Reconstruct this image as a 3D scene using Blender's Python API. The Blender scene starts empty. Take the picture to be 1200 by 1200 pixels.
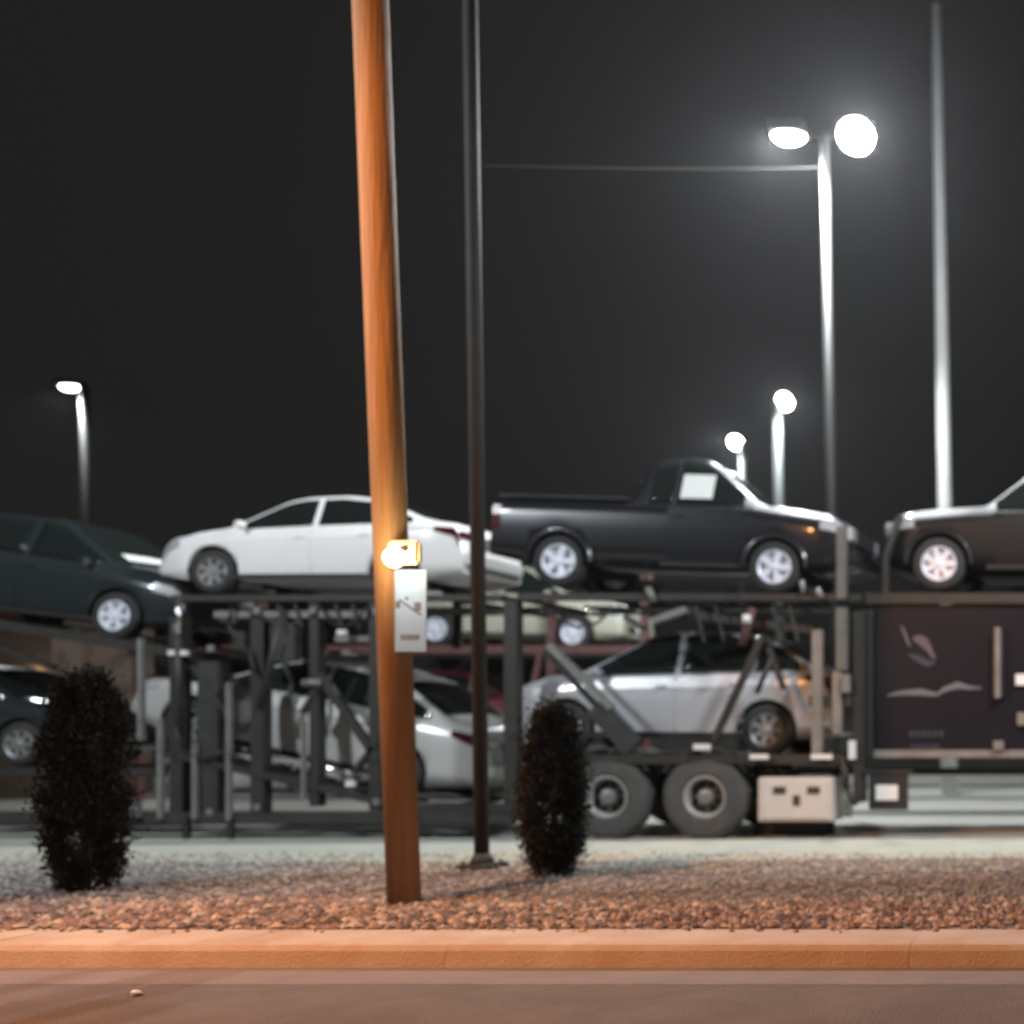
import bpy, bmesh, math, random
from mathutils import Vector, Matrix
random.seed(11)
R = math.radians
C = bpy.context.scene.collection
scn = bpy.context.scene

# ------------------------------------------------------------------ camera
FPX, CX, CY, EYE = 1344.0, 1350.0, 849.0, 1.6
cam_d = bpy.data.cameras.new('camera'); cam = bpy.data.objects.new('camera', cam_d); C.objects.link(cam)
cam.location = (0, 0, EYE); cam.rotation_euler = (R(90), 0, 0)
cam_d.sensor_width = 36; cam_d.lens = FPX / 1200 * 36
cam_d.shift_x = (600 - CX) / 1200; cam_d.shift_y = (CY - 600) / 1200
cam_d.clip_start = .05; cam_d.clip_end = 2000
cam_d.dof.use_dof = True; cam_d.dof.focus_distance = 5.2; cam_d.dof.aperture_fstop = 1.0
scn.camera = cam
# ------------------------------------------------------------------ world: night sky
w = bpy.data.worlds.new('World'); scn.world = w; w.use_nodes = True
bg = w.node_tree.nodes['Background']; bg.inputs[0].default_value = (1.0, .98, .95, 1); bg.inputs[1].default_value = .0120
scn.view_settings.view_transform = 'Standard'; scn.view_settings.look = 'None'
scn.view_settings.exposure = 0; scn.view_settings.gamma = 1

def at(px, py, Y):
    return Vector(((px - CX) * Y / FPX, Y, EYE - (py - CY) * Y / FPX))

# ------------------------------------------------------------------ materials
MATS = {}
def mat(name, col, rough=.6, metal=0., coat=0., noise=0., nscale=8., col2=None, bump=0., bscale=40., emit=None, estr=0., spec=None, alpha=None, trans=0.):
    if name in MATS: return MATS[name]
    m = bpy.data.materials.new(name); m.use_nodes = True; nt = m.node_tree
    b = nt.nodes['Principled BSDF']
    b.inputs['Base Color'].default_value = (*col, 1); b.inputs['Roughness'].default_value = rough
    b.inputs['Metallic'].default_value = metal; b.inputs['Coat Weight'].default_value = coat
    b.inputs['Coat Roughness'].default_value = .06
    if trans: b.inputs['Transmission Weight'].default_value = trans
    if spec is not None: b.inputs['Specular IOR Level'].default_value = spec
    if emit: b.inputs['Emission Color'].default_value = (*emit, 1); b.inputs['Emission Strength'].default_value = estr
    tc = nt.nodes.new('ShaderNodeTexCoord')
    if noise:
        n = nt.nodes.new('ShaderNodeTexNoise'); n.inputs['Scale'].default_value = nscale; n.inputs['Detail'].default_value = 8
        n.inputs['Roughness'].default_value = .65
        nt.links.new(tc.outputs['Object'], n.inputs['Vector'])
        r = nt.nodes.new('ShaderNodeValToRGB'); r.color_ramp.elements[0].position = .3; r.color_ramp.elements[1].position = .7
        c2 = col2 or tuple(c * (1 - noise) for c in col)
        r.color_ramp.elements[0].color = (*c2, 1); r.color_ramp.elements[1].color = (*col, 1)
        nt.links.new(n.outputs['Fac'], r.inputs[0]); nt.links.new(r.outputs[0], b.inputs['Base Color'])
    if bump:
        n2 = nt.nodes.new('ShaderNodeTexNoise'); n2.inputs['Scale'].default_value = bscale; n2.inputs['Detail'].default_value = 6
        nt.links.new(tc.outputs['Object'], n2.inputs['Vector'])
        bp = nt.nodes.new('ShaderNodeBump'); bp.inputs['Strength'].default_value = bump; bp.inputs['Distance'].default_value = .02
        nt.links.new(n2.outputs['Fac'], bp.inputs['Height']); nt.links.new(bp.outputs[0], b.inputs['Normal'])
    MATS[name] = m; return m

M_white = mat('white_paint', (.78, .78, .77), .32, coat=.6, noise=.06, nscale=3)
M_blue = mat('slate_blue_paint', (.026, .034, .037), .28, metal=.3, coat=.9)
M_dark = mat('charcoal_paint', (.016, .017, .021), .3, metal=.3, coat=.8)
M_black = mat('black_paint', (.007, .008, .009), .5, coat=.05, spec=.25)
M_silver = mat('silver_paint', (.62, .63, .66), .33, metal=.45, coat=.6)
M_silver2 = mat('silver_white_paint', (.55, .55, .54), .33, metal=.25, coat=.6)
M_khaki = mat('khaki_paint', (.50, .50, .40), .35, metal=.2, coat=.5)
M_red = mat('maroon_paint', (.10, .02, .03), .3, coat=.7)
M_navy = mat('navy_paint', (.010, .011, .017), .3, coat=.8, noise=.25, nscale=2)
M_glass = mat('dark_glass', (.012, .016, .015), .06, spec=.6)
M_seat = mat('seat_fabric', (.12, .12, .11), .9)
M_tyre = mat('tyre_rubber', (.03, .03, .03), .85, noise=.4, nscale=9, bump=.3)
M_ttyre = mat('dusty_truck_tyre', (.085, .083, .078), .9, noise=.35, nscale=6, bump=.3)
M_rim = mat('alloy_rim', (.70, .73, .80), .42, metal=.12)
M_rimd = mat('dull_alloy_rim', (.28, .28, .28), .45, metal=.5)
M_steel = mat('galvanised_steel', (.26, .26, .245), .5, metal=.4, noise=.35, nscale=5)
M_frame = mat('black_deck_steel', (.016, .016, .015), .55, noise=.5, nscale=6, col2=(.032, .028, .022), bump=.15)
M_frameg = mat('grey_deck_steel', (.038, .041, .036), .55, noise=.5, nscale=4, bump=.1)
M_frameg2 = mat('olive_grey_steel', (.13, .13, .115), .6, noise=.3, nscale=5)
M_redsteel = mat('red_oxide_steel', (.13, .055, .05), .6, noise=.4, nscale=4)
M_trim = mat('black_trim', (.015, .015, .015), .6)
M_hl = mat('headlamp_lens', (.55, .56, .58), .12, coat=1, metal=.3)
M_tl = mat('tail_lamp_lens', (.06, .008, .012), .15, coat=1)
M_chrome = mat('chrome', (.75, .75, .75), .18, metal=.95)
M_box = mat('aluminium_toolbox', (.66, .65, .62), .42, metal=.3, noise=.12, nscale=6)
M_paper = mat('paper', (.75, .78, .74), .8, noise=.1, nscale=14)
M_wood = mat('brown_wood_pole', (.44, .255, .12), .8, noise=.5, nscale=8, bump=.8, bscale=22, col2=(.27,.15,.07))
nt_ = M_wood.node_tree; tc_ = [n for n in nt_.nodes if n.type == 'TEX_COORD'][0]
for n_ in [n for n in nt_.nodes if n.type == 'TEX_NOISE']:
    mp_ = nt_.nodes.new('ShaderNodeMapping'); mp_.inputs['Scale'].default_value = (2.2, 2.2, .10)
    nt_.links.new(tc_.outputs['Object'], mp_.inputs[0]); nt_.links.new(mp_.outputs[0], n_.inputs['Vector'])
M_poleg = mat('weathered_grey_pole', (.035, .036, .033), .75, noise=.35, nscale=3)
M_polel = mat('light_grey_pole', (.028, .028, .026), .55, noise=.2, nscale=2)
M_polew = mat('pale_flagpole', (.80, .80, .78), .5, metal=.0, noise=.15, nscale=2)
M_sign = mat('sign_face', (.20, .34, .60), .5, noise=.12, nscale=12)
M_ink = mat('sign_ink', (.07, .08, .16), .6)
M_graph = mat('pale_vinyl', (.12, .125, .14), .5)
M_graph2 = mat('pink_vinyl', (.085, .07, .095), .5)
M_graph3 = mat('blue_vinyl', (.03, .038, .06), .5)
def emis(name, col, s):
    m = bpy.data.materials.new(name); m.use_nodes = True; nt = m.node_tree
    nt.nodes.remove(nt.nodes['Principled BSDF']); e = nt.nodes.new('ShaderNodeEmission')
    e.inputs[0].default_value = (*col, 1); e.inputs[1].default_value = s
    nt.links.new(e.outputs[0], nt.nodes['Material Output'].inputs[0]); return m
E_cool = emis('lit_cool_lens', (.93, .96, 1.0), 55)
E_far = emis('lit_far_lens', (.86, .98, .96), 40)
E_dim = emis('lit_dim_lens', (.95, .96, .92), 12)
E_warm = emis('lit_warm_lens', (1.0, .76, .42), 14)
E_sod = emis('lit_sodium_lens', (1.0, .55, .22), 20)

# ------------------------------------------------------------------ helpers
def link(name, me, parent=None, smooth=False):
    if smooth:
        for p in me.polygons: p.use_smooth = True
    o = bpy.data.objects.new(name, me); C.objects.link(o)
    if parent: o.parent = parent
    return o
def tag(o, label=None, cat=None, group=None, kind=None):
    if label: o['label'] = label
    if cat: o['category'] = cat
    if group: o['group'] = group
    if kind: o['kind'] = kind
    return o
def empty(name, loc, label, cat, group=None, rot=(0, 0, 0)):
    o = bpy.data.objects.new(name, None); C.objects.link(o); o.empty_display_size = .2
    o.location = loc; o.rotation_euler = rot; tag(o, label, cat, group); return o
class MB:
    def __init__(s): s.v = []; s.f = []
    def add(s, vs, fs):
        n = len(s.v); s.v += [tuple(v) for v in vs]; s.f += [tuple(i + n for i in f) for f in fs]; return s
    def box(s, x0, x1, y0, y1, z0, z1):
        return s.add([(x0,y0,z0),(x1,y0,z0),(x1,y1,z0),(x0,y1,z0),(x0,y0,z1),(x1,y0,z1),(x1,y1,z1),(x0,y1,z1)],
              [(0,3,2,1),(4,5,6,7),(0,1,5,4),(1,2,6,5),(2,3,7,6),(3,0,4,7)])
    def bar(s, a, b, wd, dp=None):       # box beam from a to b, wd in the picture plane, dp in depth
        a = Vector(a); b = Vector(b); dp = dp or wd; d = (b - a).normalized()
        n = d.cross(Vector((0,1,0)))
        if n.length < .1: n = d.cross(Vector((0,0,1)))
        n.normalize(); m = n.cross(d).normalized(); vs = []
        for p in (a, b):
            for q, r in ((-1,-1),(1,-1),(1,1),(-1,1)): vs.append(p + n*q*wd/2 + m*r*dp/2)
        return s.add(vs, [(3,2,1,0),(4,5,6,7),(0,1,5,4),(1,2,6,5),(2,3,7,6),(3,0,4,7)])
    def tube(s, a, b, r0, r1=None, n=12):
        a = Vector(a); b = Vector(b); r1 = r0 if r1 is None else r1; d = (b - a).normalized()
        u = d.cross(Vector((0,0,1)));
        if u.length < .05: u = d.cross(Vector((1,0,0)))
        u.normalize(); v = d.cross(u); vs = []
        for p, r in ((a, r0), (b, r1)):
            for i in range(n):
                t = 2*math.pi*i/n; vs.append(p + (u*math.cos(t) + v*math.sin(t))*r)
        fs = [(i, (i+1) % n, n+(i+1) % n, n+i) for i in range(n)] + [tuple(range(n-1, -1, -1)), tuple(range(n, 2*n))]
        return s.add(vs, fs)
    def lathe(s, prof, n=28, yc=0.):     # profile (radius, y) revolved round the y axis
        k = len(prof); vs = []
        for i in range(n):
            t = 2*math.pi*i/n
            for r, y in prof: vs.append((r*math.cos(t), y + yc, r*math.sin(t)))
        fs = [(i*k+j, i*k+j+1, ((i+1) % n)*k+j+1, ((i+1) % n)*k+j) for i in range(n) for j in range(k-1)]
        return s.add(vs, fs)
    def mesh(s, name, m, bevel=0):
        me = bpy.data.meshes.new(name); me.from_pydata(s.v, [], s.f); me.materials.append(m)
        bm = bmesh.new(); bm.from_mesh(me)
        bmesh.ops.recalc_face_normals(bm, faces=bm.faces)
        if bevel: bmesh.ops.bevel(bm, geom=[e for e in bm.edges], offset=bevel, segments=2, affect='EDGES', clamp_overlap=True)
        bm.to_mesh(me); bm.free(); return me
    def build(s, name, m, parent=None, smooth=False, bevel=0):
        return link(name, s.mesh(name, m, bevel), parent, smooth)
def copy_tree(o, parent=None):
    c = o.copy(); C.objects.link(c); c.parent = parent
    for ch in list(o.children): copy_tree(ch, c)
    return c

# ------------------------------------------------------------------ wheels (shared meshes)
def wheel_meshes(r, rr, wd, spokes, rimmat):
    t = MB(); t.lathe([(rr, -wd/2+.01), (rr+.02, -wd/2), (r-.04, -wd/2), (r-.008, -wd/2+.03), (r, -wd/4), (r, wd/4), (r-.008, wd/2-.03), (r-.04, wd/2), (rr, wd/2-.01), (rr, -wd/2+.01)], 36)
    tm = t.mesh('tyre', M_tyre)
    for p in tm.polygons: p.use_smooth = True
    m = MB(); m.lathe([(rr, -wd/2+.012), (rr-.012, -wd/2-.004), (rr-.03, -wd/2+.01), (rr-.04, -wd/2+.07), (.02, -wd/2+.09)], 32)
    for k in range(spokes):
        a = 2*math.pi*k/spokes; d = Vector((math.cos(a), 0, math.sin(a))); q = Vector((-d.z, 0, d.x))
        vs = []
        for rad, hw, yy in ((.03, .035, -wd/2+.015), (rr-.025, .028 if spokes > 5 else .045, -wd/2+.005)):
            for sg in (-1, 1):
                for y2 in (yy, yy+.05): 
                    p = d*rad + q*sg*hw; vs.append((p.x, y2, p.z))
        m.add(vs, [(0,2,3,1),(4,5,7,6),(0,4,6,2),(1,3,7,5),(0,1,5,4),(2,6,7,3)])
    m.lathe([(.055, -wd/2+.05), (.055, -wd/2), (.045, -wd/2-.008), (.001, -wd/2-.01)], 16)
    return tm, m.mesh('rim', rimmat)
WM = {}
def wheel(parent, x, y, r, side, key='std', rimmat=None, spokes=6):
    k = (round(r, 3), key)
    if k not in WM: WM[k] = wheel_meshes(r, r*.66, .21, spokes, rimmat or M_rim)
    e = bpy.data.objects.new('wheel', None); C.objects.link(e); e.parent = parent; e.location = (x, y, r)
    e.rotation_euler = (0, 0, 0 if side < 0 else math.pi)
    link('tyre', WM[k][0], e); link('rim', WM[k][1], e); return e

# ------------------------------------------------------------------ vehicles
def lerp_pts(pts, x):
    if x <= pts[0][0]: return pts[0][1]
    for (a, b), (c, d) in zip(pts, pts[1:]):
        if x <= c: return b + (d - b)*(x - a)/max(c - a, 1e-6)
    return pts[-1][1]
class Car:
    def __init__(s, kind):
        s.kind = kind
        if kind == 'sedan':
            s.W, s.r, s.fa, s.ra, s.nose, s.tail = 1.76, .32, 1.30, -1.30, 2.22, -2.22
            s.top = [(-2.22,.66),(-2.19,.92),(-2.12,1.04),(-1.72,1.09),(-.95,1.42),(-.45,1.48),(.1,1.46),(.35,1.41),(1.12,1.0),(1.55,.94),(1.95,.83),(2.14,.72),(2.22,.52)]
            s.belt = [(-2.2,.98),(-1.6,1.0),(0,.95),(1.1,.90),(2.2,.78)]
            s.cowl, s.rf, s.rr, s.rg = 1.10, .36, -.93, -1.68
            s.win = [(-1.52,-1.10),(-1.04,-.16),(-.08,.98)]; s.doors = [(-1.02,-.13),(-.10,.92)]; s.gc = .2
        elif kind == 'crossover':
            s.W, s.r, s.fa, s.ra, s.nose, s.tail = 1.80, .34, 1.32, -1.32, 2.20, -2.18
            s.top = [(-2.18,.72),(-2.16,.98),(-2.10,1.12),(-1.92,1.19),(-1.35,1.55),(-.8,1.66),(0,1.67),(.3,1.61),(1.14,1.12),(1.6,1.05),(1.95,.94),(2.12,.80),(2.2,.58)]
            s.belt = [(-2.2,1.10),(-1.6,1.10),(0,1.04),(1.1,1.0),(2.2,.84)]
            s.cowl, s.rf, s.rr, s.rg = 1.12, .32, -1.34, -1.90
            s.win = [(-1.72,-1.14),(-1.06,-.16),(-.08,1.0)]; s.doors = [(-1.04,-.13),(-.10,.92)]; s.gc = .22
        elif kind == 'suv':
            s.W, s.r, s.fa, s.ra, s.nose, s.tail = 1.90, .385, 1.40, -1.40, 2.18, -2.35
            s.top = [(-2.35,.8),(-2.32,1.2),(-2.2,1.6),(-2.0,1.80),(-.8,1.86),(0,1.85),(.1,1.8),(.72,1.27),(1.5,1.22),(1.95,1.17),(2.12,1.05),(2.18,.62)]
            s.belt = [(-2.35,1.16),(0,1.14),(1.0,1.12),(2.2,1.02)]
            s.cowl, s.rf, s.rr, s.rg = .71, .12, -2.19, -2.3
            s.win = [(-2.0,-1.25),(-1.17,-.4),(-.32,.60)]; s.doors = [(-1.2,-.36),(-.33,.62)]; s.gc = .3
        elif kind == 'pickup':
            s.W, s.r, s.fa, s.ra, s.nose, s.tail = 1.85, .375, 1.545, -1.545, 2.60, -2.52
            s.top = [(-2.52,.7),(-2.51,1.26),(-2.47,1.29),(-.56,1.29),(-.55,1.32),(-.40,1.88),(-.28,1.97),(.1,2.02),(.40,1.99),(.56,1.91),(1.30,1.30),(1.7,1.27),(2.3,1.20),(2.5,1.08),(2.60,.66)]
            s.belt = [(-2.52,1.22),(-.5,1.22),(.5,1.20),(1.2,1.2),(2.6,1.04)]
            s.cowl, s.rf, s.rr, s.rg = 1.27, .56, -.44, -.54
            s.win = [(-.30,.02),(.08,1.06)]; s.doors = [(.0,1.05)]; s.gc = .34
        s.S = 1.; s.Ra = s.r + .055
    def w(s, x):
        h = s.W/2
        k = .55 if s.kind in ('suv', 'pickup') else .8
        t = max(0, (x - (s.nose - k))/k); h *= 1 - (.16 if k < .6 else .24)*t**2.2
        t = max(0, ((s.tail + .55) - x)/.55)
        if s.kind != 'pickup': h *= 1 - .13*t**2.2
        return h
    def zt(s, x):
        d = .05 if not (s.kind == 'pickup' and x < -.35) else .004
        return sum(lerp_pts(s.top, x + q*d) for q in (-1, -.5, 0, .5, 1))/5
    def zbelt(s, x): return min(lerp_pts(s.belt, x), s.zt(x) - .035)
    def zb(s, x):
        z = s.gc + .10*max(0, (x - s.fa - s.Ra)/.5) + .12*max(0, (s.ra - s.Ra - x)/.6)
        for a in (s.fa, s.ra):
            d = abs(x - a)
            if d < s.Ra: z = max(z, s.r + math.sqrt(s.Ra**2 - d*d))
        return min(z, s.zbelt(x) - .06)
    def half(s, x):
        w, zt, ze, zb = s.w(x), s.zt(x), s.zbelt(x), s.zb(x)
        zs = s.gc; g = lambda f: max(zb, zs + f*(ze - zs))
        h = max(0., zt - ze - .055); ye = w*.90 - h*.40
        p = [(w*.965, zb), (w*.992, max(zb+.004, g(.3))), (w, max(zb+.008, g(.58))), (w*.99, max(zb+.02, g(.82))), (w*.955, ze),
             (w*.90, ze+.012), (ye, ze+.012+h), (ye*.86, ze+.012+h+(zt-ze-.012-h)*.62), (ye*.5, zt-.008), (0, zt)]
        return p
    def side_y(s, x, z):
        p = s.half(x)
        for (a, b), (c, d) in zip(p[:6], p[1:7]):
            if b <= z <= d and d > b: return a + (c - a)*(z - b)/(d - b)
        return p[0][0] if z < p[0][1] else p[6][0]
    def body_mesh(s, m):
        n = int((s.nose - s.tail)/.045); xs = set(s.tail + (s.nose - s.tail)*i/n for i in range(n+1))
        for a in (s.fa, s.ra):
            for q in (-1, 1): xs.add(a + q*(s.Ra - .002)); xs.add(a + q*(s.Ra + .004))
        if s.kind == 'pickup': xs |= {-.56, -.548, -2.515}
        xs = sorted(xs); b = MB(); vs = []; k = 19
        for x in xs:
            hp = s.half(x)
            # ends pull in towards the middle so the nose and tail are rounded in plan
            vs += [(x, y, z) for y, z in hp] + [(x, -y, z) for y, z in hp[-2::-1]]
        fs = [(i*k+j, i*k+j+1, (i+1)*k+j+1, (i+1)*k+j) for i in range(len(xs)-1) for j in range(k-1)]
        # underside, left open over the wheels
        for i in range(len(xs)-1):
            fs.append((i*k, (i+1)*k, (i+1)*k+k-1, i*k+k-1))
        L = (len(xs)-1)*k
        fs += [tuple(range(k)), tuple(L + j for j in range(k-1, -1, -1))]
        b.add(vs, fs); me = b.mesh('body', m)
        for p in me.polygons: p.use_smooth = len(p.vertices) == 4
        return me
    def side_patch(s, x0, x1, z0, z1, off, side, n=10, mrows=5, skirt=.02):
        b = MB(); vs = []
        for i in range(n+1):
            x = x0 + (x1 - x0)*i/n; a = z0(x) if callable(z0) else z0; c = z1(x) if callable(z1) else z1
            c = max(c, a + .004)
            for j in range(mrows+1):
                z = a + (c - a)*j/mrows; vs.append((x, side*(s.side_y(x, z) + off), z))
        K = mrows + 1; fs = [(i*K+j, i*K+j+1, (i+1)*K+j+1, (i+1)*K+j) for i in range(n) for j in range(mrows)]
        ring = [i*K for i in range(n+1)] + [n*K+j for j in range(1, K)] + [i*K+mrows for i in range(n-1, -1, -1)] + [j for j in range(mrows-1, 0, -1)]
        base = len(vs)
        for q in ring: x, y, z = vs[q]; vs.append((x, y - side*skirt, z))
        m = len(ring); fs += [(ring[i], ring[(i+1) % m], base+(i+1) % m, base+i) for i in range(m)]
        b.add(vs, fs); return b
    def top_patch(s, x0, x1, wf, off, n=8):
        b = MB(); vs = []; cols = 10
        for i in range(n+1):
            x = x0 + (x1 - x0)*i/n; hp = s.half(x); ye = hp[6][0]
            sl = (s.zt(x+.02) - s.zt(x-.02))/.04; nn = Vector((-sl, 0, 1)).normalized()
            for j in range(cols+1):
                y = (-1 + 2*j/cols)*ye*wf; a = abs(y); z = hp[9][1]
                for (ya, za), (yb, zb2) in zip(hp[6:], hp[7:]):
                    if yb <= a <= ya: z = za + (zb2 - za)*(ya - a)/max(ya - yb, 1e-6); break
                vs.append((x + nn.x*off, y, z + nn.z*off))
        K = cols+1; b.add(vs, [(i*K+j, i*K+j+1, (i+1)*K+j+1, (i+1)*K+j) for i in range(n) for j in range(cols)]); return b

def make_car(kind, name, paint, label, cat, group=None, rimmat=None, spokes=6, cladding=False, rimkey='std', detail=True):
    s = Car(kind); t = empty(name, (0,0,0), label, cat, group)
    link('body', s.body_mesh(paint), t)
    for sd in (-1, 1):
        for a, b in s.win:
            top = lambda x: s.half(x)[6][1] - .035
            o = s.side_patch(a, b, lambda x: s.zbelt(x) + .03, top, .006, sd).build('side_window', M_glass, t, True)
        if detail:
            for a, b in s.doors:
                o = s.side_patch(a, b, lambda x: max(s.gc + .09, s.zb(x) + .03), lambda x: s.zbelt(x) - .012, .009, sd, n=12).build('door', paint, t)
                MB().box(a+.07, a+.22, sd*(s.W/2+.005)-.012, sd*(s.W/2+.005)+.012, s.zbelt(a)-.16, s.zbelt(a)-.13).build('handle', paint if paint is not M_white else M_white, o, bevel=.006)
            x = s.cowl - .28; y = s.side_y(x, s.zbelt(x)) 
            MB().box(x-.03, x+.08, sd*(y+.02) - .0, sd*(y+.17), s.zbelt(x)+.02, s.zbelt(x)+.12).build('mirror', paint, t, bevel=.03)
            s.side_patch(s.doors[0][0]-.1, s.doors[-1][1]+.1, s.gc+.01, s.gc+.075, .012, sd).build('sill_trim', M_trim, t)
        # lamps
        hz = s.zbelt(s.nose-.25)
        s.side_patch(s.nose-.42, s.nose-.05, lambda x: s.zbelt(x)-.17 + .05*(s.nose-x), lambda x: s.zbelt(x)-.02, .008, sd).build('headlight', M_hl, t)
        if kind == 'pickup': s.side_patch(s.tail+.01, s.tail+.13, .82, 1.16, .008, sd).build('tail_light', M_tl, t)
        elif kind == 'suv': s.side_patch(s.tail+.04, s.tail+.16, .85, 1.2, .008, sd).build('tail_light', M_tl, t)
        else:
            s.side_patch(s.tail+.04, s.tail+.36, lambda x: s.zbelt(x)-.19+.25*(x-s.tail), lambda x: s.zbelt(x)-.03, .008, sd).build('tail_light', M_tl, t)
        for ax in (s.fa, s.ra):
            # inner wheel well
            b = MB(); n = 16; vs = []
            for i in range(n+1):
                a = math.pi*i/n
                for y in (s.W/2*.965, s.W/2 - .34): vs.append((ax + s.Ra*math.cos(a), sd*y, s.r + s.Ra*math.sin(a)))
            vs += [(ax + s.Ra, sd*(s.W/2-.34), s.r-.1), (ax - s.Ra, sd*(s.W/2-.34), s.r-.1)]
            fs = [(2*i, 2*i+1, 2*i+3, 2*i+2) for i in range(n)] + [tuple([2*i+1 for i in range(n+1)] + [2*n+3, 2*n+2])]
            b.add(vs, fs).build('wheel_well', M_trim, t)
            if cladding or kind in ('pickup', 'suv'):
                b = MB(); vs = []
                for i in range(n+1):
                    a = math.pi*i/n
                    for rad, off in ((s.Ra-.01, .004), (s.Ra-.01, .05), (s.Ra+.05, .045), (s.Ra+.065, -.01)):
                        vs.append((ax + rad*math.cos(a), sd*(s.W/2*.985+off), s.r + rad*math.sin(a)))
                b.add(vs, [(4*i+j, 4*i+j+1, 4*i+j+5, 4*i+j+4) for i in range(n) for j in range(3)]).build('fender_flare', paint, t, True)
            wheel(t, ax, sd*(s.W/2 - .105), s.r, sd, rimkey, rimmat, spokes)
    s.top_patch(s.rf + .03, s.cowl - .03, .93, .006).build('windshield', M_glass, t, True)
    if kind == 'pickup':
        hz = s.half(-.4)[6]
        MB().box(-.55, -.53, -.6, .6, 1.36, 1.66).build('rear_window', M_glass, t)
        MB().box(s.tail-.012, s.tail, -.78, .78, .68, 1.22).build('tailgate', paint, t, bevel=.005)
        MB().box(s.tail-.14, s.tail+.0, -.9, .9, .50, .66).build('rear_bumper', M_chrome, t, bevel=.02)
        MB().box(-2.42, -.62, -.74, .74, 1.293, 1.298).build('bed_liner', M_trim, t)
        for sd in (-1, 1):
            MB().box(-2.46, -.60, sd*.80-.05, sd*.80+.05, 1.292, 1.325).build('bed_rail', M_trim, t, bevel=.01)
        s_ = MB()
        s_.box(-.25, 1.2, -.9, .9, .30, .34)
    elif kind == 'suv': MB().box(s.tail-.004, s.tail+.05, -.62, .62, 1.22, 1.55).build('rear_window', M_glass, t)
    else: s.top_patch(s.rg + .04, s.rr - .04, .90, .006).build('rear_window', M_glass, t, True)
    # nose and tail furniture
    wn = s.w(s.nose); gz0, gz1 = (.42, .56) if kind in ('sedan', 'crossover') else (.70, .98)
    hz = s.zbelt(s.nose - .06)
    if kind in ('suv', 'pickup'):
        MB().box(s.nose-.06, s.nose+.035, -.50, .50, .76, 1.0).build('grille', M_trim, t, bevel=.02)
        MB().box(s.nose-.10, s.nose+.09, -wn*.99, wn*.99, .46, .68).build('front_bumper', paint, t, bevel=.04)
        for q in (-1, 1): MB().box(s.nose-.10, s.nose+.02, q*.66-.13, q*.66+.13, .80, 1.0).build('headlight', M_hl, t, bevel=.02)
    else:
        MB().box(s.nose-.05, s.nose+.012, -.45, .45, s.gc+.17, s.gc+.29).build('grille', M_trim, t, bevel=.01)
        MB().box(s.nose-.02, s.nose+.018, -.16, .16, s.gc+.20, s.gc+.30).build('front_plate', M_paper, t)
        MB().box(s.tail-.012, s.tail+.04, -.27, .27, .70 if kind == 'sedan' else .78, .84 if kind == 'sedan' else .92).build('plate_recess', M_trim, t)
        MB().box(s.tail-.018, s.tail, -.16, .16, .72 if kind == 'sedan' else .80, .82 if kind == 'sedan' else .90).build('rear_plate', M_paper, t)
        MB().box(s.tail-.05, s.tail+.15, -s.w(s.tail)*1.0, s.w(s.tail)*1.0, .40, .62).build('rear_bumper', paint, t, bevel=.04)
        for q in (-1, 1): MB().box(s.tail-.012, s.tail+.06, q*.62-.15, q*.62+.15, .80 if kind == 'sedan' else .90, .90 if kind == 'sedan' else 1.04).build('tail_light', M_tl, t, bevel=.01)
    t['_S'] = 1
    del t['_S']
    return t, s

def place(t, s, px_front, py_wheel_bottom, Yn, facing, pitch=0., axle='f', scale=1.):
    """put the vehicle so its axle stands at the given spot; facing +1 right, -1 left; pitch>0 = nose down"""
    ax = s.fa if axle == 'f' else s.ra
    p = at(px_front, py_wheel_bottom, Yn)
    yaw = 0 if facing > 0 else math.pi
    rot = Matrix.Rotation(yaw, 3, 'Z') @ Matrix.Rotation(pitch, 3, 'Y')
    off = rot @ (Vector((ax, 0, 0))*scale)
    yc = Yn + s.W*scale/2
    t.location = (p.x - off.x, yc, p.z - off.z); t.rotation_euler = rot.to_euler(); t.scale = (scale,)*3
    return t

# ------------------------------------------------------------------ ground
def sheet(name, x0, x1, y0, y1, z, m, ya=None, yb=None, sub=1):
    me = bpy.data.meshes.new(name)
    me.from_pydata([(x0, y0, z), (x1, ya if ya is not None else y0, z), (x1, yb if yb is not None else y1, z), (x0, y1, z)], [], [(0,1,2,3)])
    me.materials.append(m); return tag(link(name, me), kind='structure')
M_asph = mat('asphalt', (.155, .12, .105), .9, noise=.35, nscale=2.0, bump=1.0, bscale=60)
M_lot = mat('lot_concrete', (.40, .40, .36), .85, noise=.18, nscale=.7, bump=.2, bscale=60)
M_walk = mat('pale_verge', (.29, .30, .25), .9, noise=.25, nscale=4, bump=.6, bscale=50)
M_strip = mat('dark_edge_strip', (.05, .05, .045), .9, noise=.4, nscale=3)
M_kerb = mat('kerb_concrete', (.46, .36, .28), .85, noise=.3, nscale=2.2, col2=(.38,.24,.15), bump=.5, bscale=70)
M_dirt = mat('gravel_bed_soil', (.17, .115, .095), .95, noise=.45, nscale=11, bump=.9, bscale=35)
M_far = mat('far_ground', (.07, .065, .055), .95, noise=.4, nscale=.3)
sheet('ground', -400, 400, -60, 900, -.02, M_far)
sheet('road', -60, 40, -8, 7.53, 0, M_asph)
sheet('gutter', -60, 40, 7.05, 7.529, .002, mat('gutter_concrete', (.19, .145, .125), .85, noise=.25, nscale=2.5, bump=.3))
sheet('far_street', -60, 40, 14.0, 42, 0, M_lot)
sheet('verge', -60, 40, 8.1, 13.4, .147, M_dirt)
SL = .0976
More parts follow.
